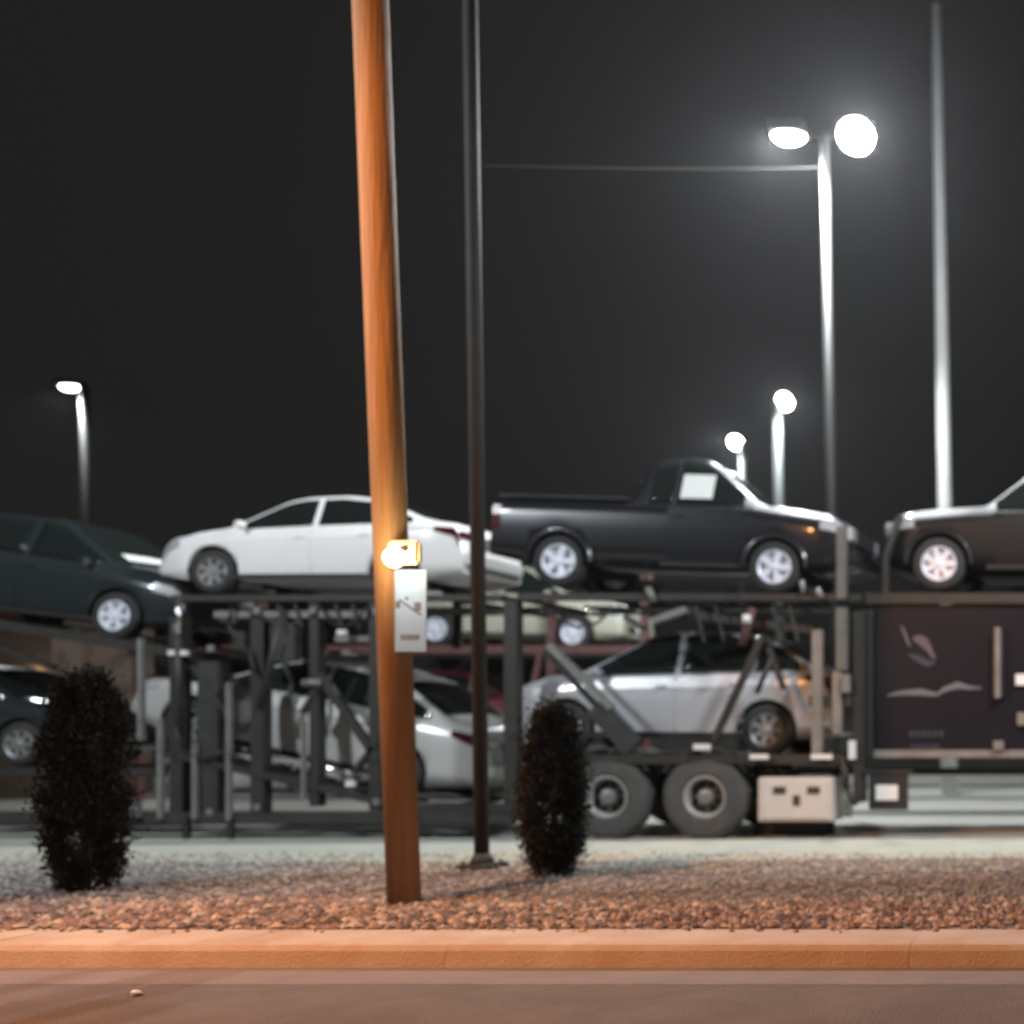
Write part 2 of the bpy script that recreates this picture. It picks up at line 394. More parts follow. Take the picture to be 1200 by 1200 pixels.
def yl(x, off): return 15.0 + SL*x + off            # the far street runs slightly askew to the kerb
sheet('pavement', -24, 8, yl(-24, -1.85), yl(-24, 0), .152, M_walk, ya=yl(8, -2.6), yb=yl(8, 0))
sheet('street_edge_strip', -24, 8, yl(-24, 0), yl(-24, .18), .149, M_strip, ya=yl(8, 0), yb=yl(8, .18))  # dark strip along the pavement's far edge
sheet('street_edge_strip', -24, 8, yl(-24, .19), yl(-24, .34), .006, M_strip, ya=yl(8, .19), yb=yl(8, .34))
# dark bands on the far lot
for y0, y1 in ((20.4, 21.3), (24.5, 25.3), (29.2, 30.6)):
    sheet('lot_stripe', -60, 40, y0, y1, .004, mat('dark_lot_band', (.09, .09, .08), .9, noise=.3, nscale=2))
# kerb, in cast lengths
kx = -26.0; km = None; i = 0
KL = 3.05
kerb = empty('kerb', (0, 7.6, 0), None, None); kerb['kind'] = 'structure'
def kerb_mesh():
    pr = [(7.53-7.6, 0), (7.555-7.6, .11), (7.59-7.6, .143), (7.65-7.6, .155), (8.05-7.6, .158), (8.12-7.6, .150), (8.12-7.6, 0)]
    b = MB(); n = len(pr); vs = []
    for x in (0.0015, KL - .0015): vs += [(x, y, z) for y, z in pr]
    b.add(vs, [(j, (j+1) % n, n+(j+1) % n, n+j) for j in range(n)] + [tuple(range(n)), tuple(range(2*n-1, n-1, -1))])
    return b.mesh('kerbstone', M_kerb)
km = kerb_mesh()
while kx < 8:
    o = link('kerbstone', km, kerb); o.location = (kx, 0, random.uniform(-.003, .003)); kx += KL
# gravel stones
def stones(name, n, yr, xr, smin, smax, m, seed, z=.15):
    rnd = random.Random(seed); vs = []; fs = []
    base = [(1,0,0),(0,1,0),(-1,0,0),(0,-1,0),(0,0,1),(0,0,-1)]; bf = [(0,1,4),(1,2,4),(2,3,4),(3,0,4),(1,0,5),(2,1,5),(3,2,5),(0,3,5)]
    for k in range(n):
        y = yr[0] + (yr[1]-yr[0])*rnd.random(); x = rnd.uniform(*xr)
        s = rnd.uniform(smin, smax)*(.7 + .6*rnd.random()); a = rnd.random()*6.28; ca, sa = math.cos(a), math.sin(a)
        o = len(vs)
        for bx, by, bz in base:
            px_, py_, pz_ = bx*s*rnd.uniform(.7,1.3), by*s*rnd.uniform(.6,1.1), bz*s*rnd.uniform(.5,.8)
            vs.append((x + px_*ca - py_*sa, y + px_*sa + py_*ca, z + s*.25 + pz_))
        fs += [tuple(q+o for q in f) for f in bf]
    me = bpy.data.meshes.new(name); me.from_pydata(vs, [], fs); me.materials.append(m)
    return tag(link(name, me), kind='stuff')
def stone_mat(name, cols):
    m = bpy.data.materials.new(name); m.use_nodes = True; nt = m.node_tree; b = nt.nodes['Principled BSDF']; b.inputs['Roughness'].default_value = .9
    g = nt.nodes.new('ShaderNodeNewGeometry'); r = nt.nodes.new('ShaderNodeValToRGB'); r.color_ramp.interpolation = 'CONSTANT'
    while len(r.color_ramp.elements) < len(cols): r.color_ramp.elements.new(.5)
    for i, c in enumerate(cols): r.color_ramp.elements[i].position = i/len(cols); r.color_ramp.elements[i].color = (*c, 1)
    nt.links.new(g.outputs['Random Per Island'], r.inputs[0]); nt.links.new(r.outputs[0], b.inputs['Base Color']); return m
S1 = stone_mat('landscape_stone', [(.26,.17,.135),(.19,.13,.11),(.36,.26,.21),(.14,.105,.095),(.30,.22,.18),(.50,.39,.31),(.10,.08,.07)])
S3 = stone_mat('dimmed_stone', [(.22,.205,.195),(.17,.16,.155),(.26,.24,.215),(.14,.125,.12),(.23,.205,.19),(.33,.30,.265),(.17,.15,.14)])  # far stones coloured darker to put shade on the gravel
tag(stones('gravel', 13000, (9.1, 12.0), (-15, 1.5), .016, .036, S3, 8), 'stones farther from the kerb, coloured duller for the weaker light there', 'gravel')
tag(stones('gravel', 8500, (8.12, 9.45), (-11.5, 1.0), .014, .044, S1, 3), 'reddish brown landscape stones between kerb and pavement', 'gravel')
S2 = stone_mat('pale_stone', [(.34,.31,.24),(.24,.22,.17),(.42,.38,.30),(.20,.19,.15)])
tag(stones('scattered_pebbles', 4200, (11.2, 12.9), (-16, 0), .012, .032, S2, 4), 'pale pebbles along the edge of the pavement', 'gravel')

pb = at(160, 1167, 6.76)
tag(MB().lathe([(.001,-.02),(.022,-.015),(.03,0),(.02,.012),(.001,.016)], 9).build('pebble', M_paper, None), 'small pale stone lying alone on the road near the kerb, lower left', 'stone')
bpy.data.objects['pebble'].location = (pb.x, 6.76, .02); bpy.data.objects['pebble'].rotation_euler = (1.4, .2, .5)
tag(stones('kerb_grit', 260, (7.95, 8.25), (-11, 1), .012, .03, S1, 21, z=.155), 'small stones spilled on the back of the kerb', 'gravel')
# ------------------------------------------------------------------ poles
def pole(name, px0, py0, Y, px1, z1, r0, r1, m, label, cat, zb=.15, n=18):
    b0 = at(px0, py0, Y); x1 = (px1 - CX)*Y/FPX
    ztop = EYE + CY*Y/FPX   # height where the picture's top edge lies
    dx = (x1 - b0.x)/(ztop - zb)
    t = empty(name, (b0.x, Y, zb), label, cat)
    MB().tube((0,0,-.05), (dx*(z1-zb), 0, z1-zb), r0, r1, n).build('pole_shaft', m, t, True)
    return t, dx
wp, dxw = pole('utility_pole', 474, 1060, 9.24, 434, 9.6, .118, .128, M_wood, 'tall leaning brown pole lit orange, standing in the gravel behind the kerb', 'pole')
MB().lathe([(.0,0),(.20,0),(.19,.05),(.14,.07)], 16)
gp, dxg = pole('steel_pole', 565, 1018, 11.5, 551, 12.5, .068, .062, M_poleg, 'thin dark grey steel pole on a square base plate, just right of the orange-lit pole', 'pole')
MB().box(-.17, .17, -.17, .17, -.02, .06).build('base_plate', M_poleg, gp, bevel=.008)
MB().tube((0,0,.05), (.003,0,.16), .12, .075, 14).build('base_collar', M_poleg, gp, True)
for q in (-1, 1):
    for r_ in (-1, 1): MB().tube((q*.12, r_*.12, .03), (q*.12, r_*.12, .09), .014, n=6).build('anchor_bolt', M_poleg, gp)
# stay cable
cb = at(567, 194, 11.5); ce = at(967, 196, 20)
cur = MB()
pts = [cb.lerp(ce, i/12) - Vector((0,0,.03*math.sin(math.pi*i/12))) for i in range(13)]
for a, b in zip(pts, pts[1:]): cur.tube(a, b, .0035, n=6)
tag(cur.build('overhead_cable', mat('dull_cable', (.06,.06,.055), .7)), 'thin faint cable running level from the grey pole towards the twin-headed lamp', 'cable')

def light(name, loc, power, col, rad, parent=None):
    l = bpy.data.lights.new(name, 'POINT'); l.energy = power; l.color = col; l.shadow_soft_size = rad
    o = bpy.data.objects.new(name, l); C.objects.link(o); o.location = loc
    if parent: o.parent = parent
    return o
def lamp_post(px, py, Y, pxb, heads, label, r0=.11, r1=.07, pm=None, em=None, power=1500, col=(.93,.97,1.0), cat='street lamp', group='lot lamps on tall poles', hs=1.):
    """heads: list of (dx, w, tilt) – lamp boxes on short arms at the top"""
    top = at(px, py, Y); xb = (pxb - CX)*Y/FPX
    t = empty('lamp_post', (xb, Y, 0), label, cat, group)
    h = top.z; dx = top.x - xb
    MB().tube((0,0,0), (dx, 0, h), r0, r1, 14).build('pole_shaft', pm or M_polel, t, True)
    MB().tube((0,0,0), (0,0,.5), .26, .26, 16).build('concrete_base', M_lot, t, True)
    for hx, hw, tilt in heads:
        sg = 1 if hx > 0 else -1
        MB().bar((dx, 0, h-.05), (dx + hx - sg*hw*.4, 0, h+.02), .06, .06).build('arm', M_polel, t)
        hd = MB().box(-hw/2, hw/2, -.2*hs, .2*hs, 0, .14*hs).build('lamp_head', M_poleg, t, bevel=.02)
        hd.location = (dx + hx, 0, h - .02); hd.rotation_euler = (tilt, 0, 0)
        n = 10; e = MB(); vs = []                       # rounded lens below the head, enlarged to take in the bloom
        for a in range(n+1):
            th = math.pi*.5*a/n
            for q in range(20):
                ph = 2*math.pi*q/20; vs.append((math.cos(ph)*math.cos(th)*(hw/2-.01), math.sin(ph)*math.cos(th)*(.23 if tilt else .15)*hs, .02 - math.sin(th)*(.16 if tilt else .13)*hs))
        e.add(vs, [(a*20+q, a*20+(q+1) % 20, (a+1)*20+(q+1) % 20, (a+1)*20+q) for a in range(n) for q in range(20)])
        ln = e.build('lens', em or E_cool, hd, True)
        l = bpy.data.lights.new('lamp_light', 'SPOT'); l.energy = power; l.color = col; l.shadow_soft_size = .12; l.spot_size = R(150); l.spot_blend = .35
        lo = bpy.data.objects.new('lamp_light', l); C.objects.link(lo); lo.parent = t
        lo.location = (dx + hx + sg*.22, -.45 if tilt else -.1, h - .16); lo.rotation_euler = (tilt*.45, 0, 0)
    return t
# twin-headed lamp behind the truck; the right head is tipped towards the street
lamp_post(966, 158, 20, 981, [(-.62, .62, 0), (.55, .66, R(-62))], 'tall twin-headed lamp post behind the pickup, its right head glaring', .10, .075, em=E_cool, power=3800, hs=1.3)
lamp_post(911, 470, 35, 916, [(.22, .52, R(-55))], 'far lamp post with one bright head, right of the pickup cab', .16, .13, pm=mat('lit_pole', (.07,.08,.08), .6), em=E_far, power=1500, hs=1.2)
lamp_post(870, 518, 42, 870, [(-.24, .56, R(-50))], 'farthest lamp post, its bright head just above the pickup windshield', .16, .12, em=E_far, power=1300, hs=1.2)
lamp_post(99, 452, 34, 105, [(-.42, .62, 0)], 'lone far lamp post with a dim head, above the dark blue sedan', .13, .12, pm=M_polel, em=E_dim, power=800, hs=1.2)
# pale flagpole
FY = 26.
fb = (1113 - CX)*FY/FPX; ft = (1097 - CX)*FY/FPX; fz = EYE + (849 - 6)*FY/FPX
t = empty('flagpole', (fb, FY, 0), 'bright pale tapered pole standing behind the dark vehicle at far right', 'pole')
MB().tube((0,0,0), (ft - fb, 0, fz), .19, .11, 18).build('pole_shaft', M_polew, t, True)
MB().lathe([(.001,-.03),(.05,-.02),(.06,.0),(.05,.02),(.001,.03)], 12).build('truck_cap', M_poleg, t).location = (ft-fb, 0, fz + .05)
# lamps that stand outside the picture: sodium street lamp beside the camera, white lot lamps on the verge
def off_lamp(x, y, z, col, power, em, label, ax, cat='street lamp', rad=.2, along=0., aim=None, cone=110, blend=.6):
    t = empty('street_lamp', (x, y, 0), label, cat)
    MB().tube((0,0,0), (0,0,z+.1), .10, .06, 12).build('pole_shaft', M_polel, t, True)
    MB().bar((0,0,z+.05), (ax,along,z+.12), .06).build('arm', M_polel, t)
    MB().box(ax-.3, ax+.3, along-.18, along+.18, z+.06, z+.2).build('lamp_head', M_poleg, t, bevel=.03)
    MB().box(ax-.25, ax+.25, along-.14, along+.14, z+.02, z+.056).build('lens', em, t)
    lo = light('lamp_light', (ax, along, z - .06), power, col, rad, t)
    if aim:
        l = bpy.data.lights.new('lamp_light', 'SPOT'); l.energy = power; l.color = col; l.shadow_soft_size = rad; l.spot_size = R(cone); l.spot_blend = blend
        lo.data = l; lo.rotation_euler = Vector(aim).to_track_quat('-Z', 'Y').to_euler()
off_lamp(-10.6, 1.0, 10.4, (1.0, .42, .14), 9200, E_sod, 'shielded sodium street lamp left of the picture', 1.8, along=.6, aim=(5.9, 1.1, -4.9), cone=120, blend=.35)
off_lamp(3.2, 10.8, 9.6, (.90, .95, 1.0), 6600, E_cool, 'white lot lamp on the verge, right of the truck', -.9, rad=.5, aim=(-5.5, 10, -5.0), cone=122)
off_lamp(-17.2, 6.0, 10.5, (.90, .95, 1.0), 6700, E_cool, 'white lot lamp on the verge, left of the truck', .9, rad=.5, aim=(6, 9, -6))

# ------------------------------------------------------------------ sign and added glare lamp on the brown pole
Ys = 9.05
c0, c1 = at(463, 668, Ys), at(500, 764, Ys)
sg = empty('parking_sign', ((c0.x+c1.x)/2, Ys, (c0.z+c1.z)/2), 'small white metal sign on the orange-lit pole, under the warm glare', 'sign')
sw, sh = abs(c1.x-c0.x)/2, abs(c0.z-c1.z)/2
MB().box(-sw, sw, -.004, .004, -sh, sh).build('sign_plate', M_sign, sg, bevel=.003)
ink = MB()
for x, z, a, b in ((-.10,.052,.035,.05), (.055,.035,.05,.065), (-.03,.10,.02,.02)): ink.box(x-a/2, x+a/2, -.007, -.0045, z-b/2, z+b/2)
ink.bar((-.09,-.006,.09), (.08,-.006,-.03), .014, .003)
for k in range(6): ink.box(-.075+k*.025, -.060+k*.025, -.007, -.0045, -.225, -.185)
ink.build('sign_lettering', M_ink, sg)
MB().box(-.09, .12, .004, .02, .10, .13).build('bracket', M_poleg, sg)
p = at(470, 652, 8.98)
lp = empty('sign_glare', p, 'warm glare on the orange-lit pole above the white sign, made as an added light', 'lamp')
MB().box(-.115, .13, .0, .07, -.06, .125).build('glare_housing', mat('cream_glare', (.7,.6,.42), .5), lp, bevel=.02)  # invented fixture, its cream colour and glowing lens stand for glare
MB().lathe([(.001,-.06),(.05,-.05),(.07,-.02),(.078,.02)], 18).build('lens', E_warm, lp, True).location = (-.055,-.01,-.01)
MB().lathe([(.001,-.03),(.024,-.02),(.026,.02)], 12).build('dark_bolt', M_trim, lp).location = (.03,-.01,.06)
light('lamp_light', (-.03,-.24,-.04), 20, (1,.78,.45), .05, lp)  # added light, spreads the glare onto the pole

# ------------------------------------------------------------------ columnar shrubs
M_leaf = mat('juniper_leaf', (.045, .042, .026), .8, noise=.5, nscale=7)
def leaf_mat():
    m = stone_mat('juniper_sprig', [(.017,.019,.014),(.014,.015,.012),(.022,.021,.016),(.010,.011,.009),(.026,.024,.019)]); return m
M_leaf = leaf_mat()
def shrub(px, pyb, Y, wpx, hpx, label, seed, n=15000):
    rnd = random.Random(seed); b0 = at(px, pyb, Y); s = Y/FPX; Rm = wpx*s/2; H = hpx*s
    t = empty('columnar_shrub', (b0.x, Y, .15), label, 'shrub', 'dark columnar shrubs on the gravel')
    MB().tube((0,0,-.05), (0,0,H*.85), .045, .012, 8).build('trunk', mat('bark', (.06,.045,.035), .9), t)
    br = MB()
    for k in range(22):
        z = H*(.10 + .75*rnd.random()); a = rnd.random()*6.28; br.tube((0,0,z*.9), (Rm*.6*math.cos(a), Rm*.6*math.sin(a), z+.15), .012, .004, 5)
    br.build('branches', mat('bark', (.06,.045,.035), .9), t)
    vs = []; fs = []
    clumps = []
    for k in range(260):
        h = rnd.random()**.9; a = rnd.random()*6.28
        prof = Rm*min(1, 1.0*math.sin(math.pi*min(1, (h*.91+.06)))**.42)
        rr = prof*math.sqrt(rnd.uniform(.25, 1))*.86
        clumps.append((rr*math.cos(a), rr*math.sin(a), .06 + h*(H-.12), rnd.uniform(.06,.13)))
    for k in range(n):
        cx, cy, cz, cr = clumps[rnd.randrange(len(clumps))]
        p = Vector((cx + rnd.gauss(0, cr*.42), cy + rnd.gauss(0, cr*.42), cz + rnd.gauss(0, cr*.7)))
        if p.z < .01 : continue
        d = Vector((p.x, p.y, .0)); d = (d.normalized() if d.length > .01 else Vector((1,0,0)))*rnd.uniform(.2,.9) + Vector((rnd.gauss(0,.3), rnd.gauss(0,.3), rnd.uniform(.3,1)))
        d.normalize(); l = rnd.uniform(.02,.045); q = d.cross(Vector((rnd.gauss(0,1), rnd.gauss(0,1), rnd.gauss(0,1)))).normalized()*l*.33
        o = len(vs); vs += [p - q*.6, p + d*l*.5 - q, p + d*l, p + d*l*.5 + q]; fs.append((o, o+1, o+2, o+3))
    me = bpy.data.meshes.new('foliage'); me.from_pydata(vs, [], fs); me.materials.append(M_leaf); link('foliage', me, t)
shrub(100, 1045, 9.94, 88, 256, 'taller wide dark columnar shrub at far left of the gravel', 5, 34000)
shrub(648, 1027, 10.95, 76, 196, 'smaller dark shrub right of the grey pole, before the truck tyres', 6, 24000)

# ------------------------------------------------------------------ the car carrier (rear trailer)
YN, YF = 16.02, 18.5       # near and far frame planes
def B(x0, y0, x1, y1, name, m, par, Yc=YN, dp=.14, w=None, bevel=.006):
    """upright rectangle given in the truck's own side plane, dp thick, standing at depth Yc"""
    a, b = at(x0, y0, Yc), at(x1, y1, Yc); o = par.location
    return MB().box(min(a.x,b.x)-o.x, max(a.x,b.x)-o.x, Yc-o.y, Yc+dp-o.y, min(a.z,b.z)-o.z, max(a.z,b.z)-o.z).build(name, m, par, bevel=bevel)
def D(x0, y0, x1, y1, wpx, name, m, par, Yc=YN, dp=.10):
    o = par.location; a, b = at(x0, y0, Yc), at(x1, y1, Yc); a.y += dp/2; b.y += dp/2
    return MB().bar(a-o, b-o, wpx*Yc/FPX, dp).build(name, m, par, bevel=.004)
def TB(x0, y0, x1, y1, wpx, name, m, par, Yc=YN, dy=.06):
    o = par.location; a, b = at(x0, y0, Yc), at(x1, y1, Yc); a.y += dy; b.y += dy
    return MB().tube(a-o, b-o, wpx*Yc/FPX/2, n=14).build(name, m, par, True)
def deck(x0, y0, x1, y1, par, thick=.10, rail=.2, m=None):
    """a deck: two rails, with tread plates between them"""
    o = par.location; m = m or M_frame
    a, b = at(x0, y0, YN), at(x1, y1, YN)
    for Yc, rr in ((YN+.05, rail), (YF-.05, rail*.4)):
        MB().bar(Vector((a.x, Yc, a.z))-o, Vector((b.x, Yc, b.z))-o, rr, .1).build('deck_rail', m, par, bevel=.004); L = (b-a).length; n = max(2, int(L/.62)); d = (b-a)/n
    for k in range(n):
        p = a + d*(k+.08); q = a + d*(k+.92)
        for yt in (16.42, 18.06): MB().bar(Vector((p.x, yt, p.z+.03))-o, Vector((q.x, yt, q.z+.03))-o, .04, .6).build('deck_plate', M_frameg, par)
    for k in range(0, n+1, 3):
        p = a + d*k; MB().bar(Vector((p.x, YN+.05, p.z-.03))-o, Vector((p.x, YF-.05, p.z-.03))-o, .06, .06).build('cross_member', m, par)

tr = empty('car_carrier_trailer', (-9.5, 17.3, 0), 'black two-deck car carrier trailer with posts and ramps, left half of the rig', 'car carrier')
deck(200, 701, 588, 700, tr, rail=.09)
deck(-110, 716, 225, 768, tr, rail=.12)
deck(-110, 905, 190, 905, tr, rail=.12)
deck(190, 882, 470, 946, tr, rail=.09)
deck(470, 948, 600, 950, tr, rail=.1)
B(-110, 952, 600, 966, 'side_beam', M_frameg, tr)
B(-110, 952, 600, 966, 'side_beam', M_frameg, tr, Yc=YF)
B(250, 716, 430, 724, 'deck_edge', M_steel, tr, Yc=YN+.02)
for x0, x1, y0, y1, m in ((160,166,748,868,M_steel), (183,189,842,960,M_steel), (224,229,870,960,M_steel), (264,269,800,962,M_steel), (352,356,845,938,M_steel)):
    B(x0, y0, x1, y1, 'post', m, tr, Yc=YN-.06, dp=.07)
for x0, x1, y0, y1, m in ((231,256,775,958,M_frameg), (293,309,712,958,M_frame), (362,373,706,945,M_frame), (198,214,722,958,M_frame), (432,446,706,950,M_frame), (590,606,704,960,M_frame)):
    B(x0, y0, x1, y1, 'tower_post', m, tr, Yc=YN+.02, dp=.16)
    B((x0+x1)/2-5, y0, (x0+x1)/2+5, y1, 'tower_post', M_frame, tr, Yc=YF-.1, dp=.12)
for x in (216, 268): B(x-3, 958, x+3, 990, 'landing_leg', M_frame, tr, Yc=YN-.05, dp=.08)
for x in (216, 268): B(x-9, 986, x+9, 991, 'foot_pad', M_frame, tr, Yc=YN-.1, dp=.2)
D(372, 790, 442, 892, 9, 'diagonal_strut', M_frame, tr)
D(442, 868, 412, 905, 6, 'diagonal_strut', M_frame, tr)
D(375, 800, 352, 835, 5, 'diagonal_strut', M_frame, tr)
D(225, 780, 275, 850, 5, 'diagonal_strut', M_frameg, tr)
D(0, 760, 60, 782, 7, 'diagonal_strut', M_frame, tr)
TB(205, 745, 205, 850, 7, 'hydraulic_cylinder', M_frameg, tr, Yc=YN-.1)
TB(205, 700, 205, 745, 5, 'cylinder_rod', M_chrome, tr, Yc=YN-.1)
TB(328, 720, 300, 830, 8, 'hydraulic_cylinder', M_frame, tr, Yc=YN-.1)
B(320, 730, 345, 775, 'control_box', M_frameg, tr, Yc=YN-.05, dp=.12)
B(272, 740, 286, 760, 'control_box', M_frame, tr, Yc=YN-.05, dp=.12)
B(150, 938, 160, 958, 'bracket', M_steel, tr, Yc=YN-.1, dp=.1)
B(196, 762, 218, 768, 'light_bar', mat('marker_lamp', (.7,.7,.68), .3), tr, Yc=YN-.06, dp=.06)
B(394, 738, 404, 744, 'light_bar', MATS['marker_lamp'], tr, Yc=YN-.06, dp=.06)
B(404, 915, 414, 922, 'light_bar', MATS['marker_lamp'], tr, Yc=YN-.06, dp=.06)
B(316, 762, 420, 768, 'cross_pipe', M_steel, tr, Yc=YN+.3, dp=.05)
for x in (325, 345, 392, 412): D(x, 708, x+8, 735, 3, 'tie_down_strap', M_frameg, tr, Yc=YN-.02, dp=.03)
# hoses and small hardware slung under the upper deck
def hose(pts, wpx, par, m=None, Yc=YN-.04):
    o = par.location; b = MB(); P = [at(x, y, Yc) - o for x, y in pts]
    for a, c in zip(P, P[1:]): b.tube(a, c, wpx*Yc/FPX/2, n=8)
    return b.build('hydraulic_hose', m or M_trim, par, True)
hose([(272,712),(268,730),(276,752),(292,764),(300,790)], 4, tr)
hose([(330,712),(338,742),(330,772),(342,800),(338,830)], 4, tr)
hose([(376,712),(388,730),(402,735),(418,728),(430,712)], 3, tr)
hose([(205,850),(215,880),(240,890),(262,880),(280,890)], 4, tr)
hose([(640,712),(655,728),(676,735),(700,730),(720,712)], 3, tr)
TB(300, 722, 345, 740, 7, 'winch_bar', M_frame, tr, Yc=YN-.05)
TB(352, 800, 372, 800, 9, 'pivot_pin', M_steel, tr, Yc=YN-.08)
for x, y in ((206,735),(246,760),(300,716),(366,716),(440,716),(440,940),(300,946),(245,952)):
    B(x-4, y-4, x+4, y+4, 'bolt_plate', M_steel, tr, Yc=YN-.02, dp=.03)
B(316, 722, 352, 770, 'valve_chest', M_frameg, tr, Yc=YN+.05, dp=.2)
B(392, 745, 432, 752, 'stowed_ramp', M_steel, tr, Yc=YN+.1, dp=.3)
# tail part between trailer and tandem
for x in (470, 530): B(x, 706, x+8, 760, 'tower_post', M_frame, tr, Yc=YF-.1, dp=.1)

# ------------------------------------------------------------------ the tractor with its own decks
tk = empty('car_carrier_truck', (-6.0, 17.3, 0), 'dark navy car carrier tractor with tandem wheels, silver toolbox and cars on its racks', 'truck')
deck(606, 699, 1010, 700, tk, rail=.10)
deck(1014, 701, 1480, 701, tk, rail=.15)
deck(618, 890, 985, 890, tk, rail=.14)
B(600, 900, 1600, 908, 'chassis_rail', M_frame, tk, Yc=YN+.55, dp=.12)
B(600, 900, 1600, 908, 'chassis_rail', M_frame, tk, Yc=YF-.55, dp=.12)
# truck wheels
def truck_wheel_meshes():
    t = MB(); r = .575; rr = .30
    t.lathe([(rr,.02),(rr+.012,0),(rr+.05,-.012),(r-.09,-.004),(r-.035,.01),(r-.006,.035),(r,.06),(r,.24),(r-.03,.28),(rr,.28)], 44)
    # tread blocks
    for k in range(44):
        a = 2*math.pi*k/44; d = Vector((math.cos(a),0,math.sin(a))); q = Vector((-d.z,0,d.x)); vs = []
        for rad in (r-.02, r+.012):
            for sg2 in (-1,1):
                for yy in (.03,.27): p = d*rad + q*sg2*.026; vs.append((p.x, yy, p.z))
        t.add(vs, [(0,1,3,2),(4,6,7,5),(0,4,5,1),(2,3,7,6),(0,2,6,4),(1,5,7,3)])
    tm = t.mesh('tyre', M_ttyre)
    m = MB(); m.lathe([(rr,.02),(rr-.012,.0),(rr-.035,.01),(rr-.05,.05),(rr-.06,.13)], 36)
    rm = m.mesh('rim', mat('worn_rim_steel', (.40,.40,.38), .5, metal=.2, noise=.3, nscale=9))
    dd = MB(); dd.lathe([(rr-.062,.13),(.20,.17),(.13,.16),(.10,.13)], 36); dm = dd.mesh('wheel_disc', M_frame)  # dark disc colour carries the shade inside the wheel bowl
    for p in rm.polygons: p.use_smooth = True
    h = MB(); h.lathe([(.12,.16),(.115,.06),(.10,.03),(.06,.015),(.001,.01)], 20)
    for k in range(8):
        a = 2*math.pi*k/8; h.tube((.165*math.cos(a), .165, .165*math.sin(a)), (.165*math.cos(a), .115, .165*math.sin(a)), .018, n=6)
    hm = h.mesh('hub', M_steel)
    return tm, rm, hm, dm
TW = truck_wheel_meshes()
def twheel(par, px, z, y, flip=False):
    e = bpy.data.objects.new('wheel', None); C.objects.link(e); e.parent = par
    e.location = ((px - CX)*16.02/FPX - par.location.x, y - par.location.y, z - par.location.z)
    if flip: e.rotation_euler = (0,0,math.pi)
    for nm, me in zip(('tyre','rim','hub','wheel_disc'), TW): link(nm, me, e)
for px in (710, 825, 1560):
    twheel(tk, px, .585, YN); twheel(tk, px, .585, YF+.1, True)
# mudguards over the tandem
for c in (710, 825):
    b = MB(); vs = []; o = tk.location; cx = (c - CX)*16.02/FPX - o.x; n = 10
    for i in range(n+1):
        a = math.pi*(.18 + .64*i/n)
        for rad in (.66, .70):
            for y in (YN+.02, YN+.42): vs.append((cx + rad*math.cos(a), y-o.y, .58 + rad*math.sin(a)))
    for i in range(n):
        k = 4*i; b2 = [(k,k+1,k+5,k+4),(k+2,k+6,k+7,k+3),(k,k+4,k+6,k+2),(k+1,k+3,k+7,k+5)]
        b.f += b2
    b.v = vs; b.build('mudguard', M_frame, tk)
# toolbox with its latches
tb = B(888, 911, 976, 963, 'toolbox', M_box, tk, Yc=YN-.02, dp=.55, bevel=.02)
def sub(par, mb, name, m, bevel=.004):
    o = mb.build(name, m, par, bevel=bevel); return o
o = tk.location
def subB(par, x0, y0, x1, y1, name, m, Yc, dp, bevel=.004):
    a, b = at(x0, y0, Yc), at(x1, y1, Yc)
    return sub(par, MB().box(min(a.x,b.x)-o.x, max(a.x,b.x)-o.x, Yc-o.y, Yc+dp-o.y, min(a.z,b.z)-o.z, max(a.z,b.z)-o.z), name, m, bevel)
subB(tb, 893, 915, 971, 959, 'lid_panel', M_box, YN-.035, .02)
for x in (906, 946): subB(tb, x, 922, x+14, 930, 'latch', M_frameg, YN-.055, .03)
subB(tb, 929, 932, 937, 944, 'lock_plate', M_frameg, YN-.05, .03)
B(884, 964, 965, 981, 'shade_box', M_trim, tk, Yc=YN+.5, dp=.6)  # black box standing in for the shade under the toolbox
# front fender sweep right of the toolbox
b = MB(); vs = []; cx = (955 - CX)*16.0/FPX - o.x
TB(988, 885, 990, 925, 9, 'air_tank', M_frameg, tk, Yc=YN-.02)
TB(990, 925, 1003, 943, 9, 'air_line', M_frameg, tk, Yc=YN-.02)
B(994, 868, 1002, 890, 'marker_lamp', MATS['marker_lamp'], tk, Yc=YN-.08, dp=.08)
B(1018, 906, 1064, 949, 'mud_flap', M_trim, tk, Yc=YN-.01, dp=.03)
mf = B(1026, 920, 1052, 938, 'flap_badge', mat('reflective_badge', (.75,.75,.72), .35), tk, Yc=YN-.035, dp=.02)
B(1010, 902, 1070, 907, 'flap_hanger', M_frame, tk, Yc=YN-.03, dp=.08)
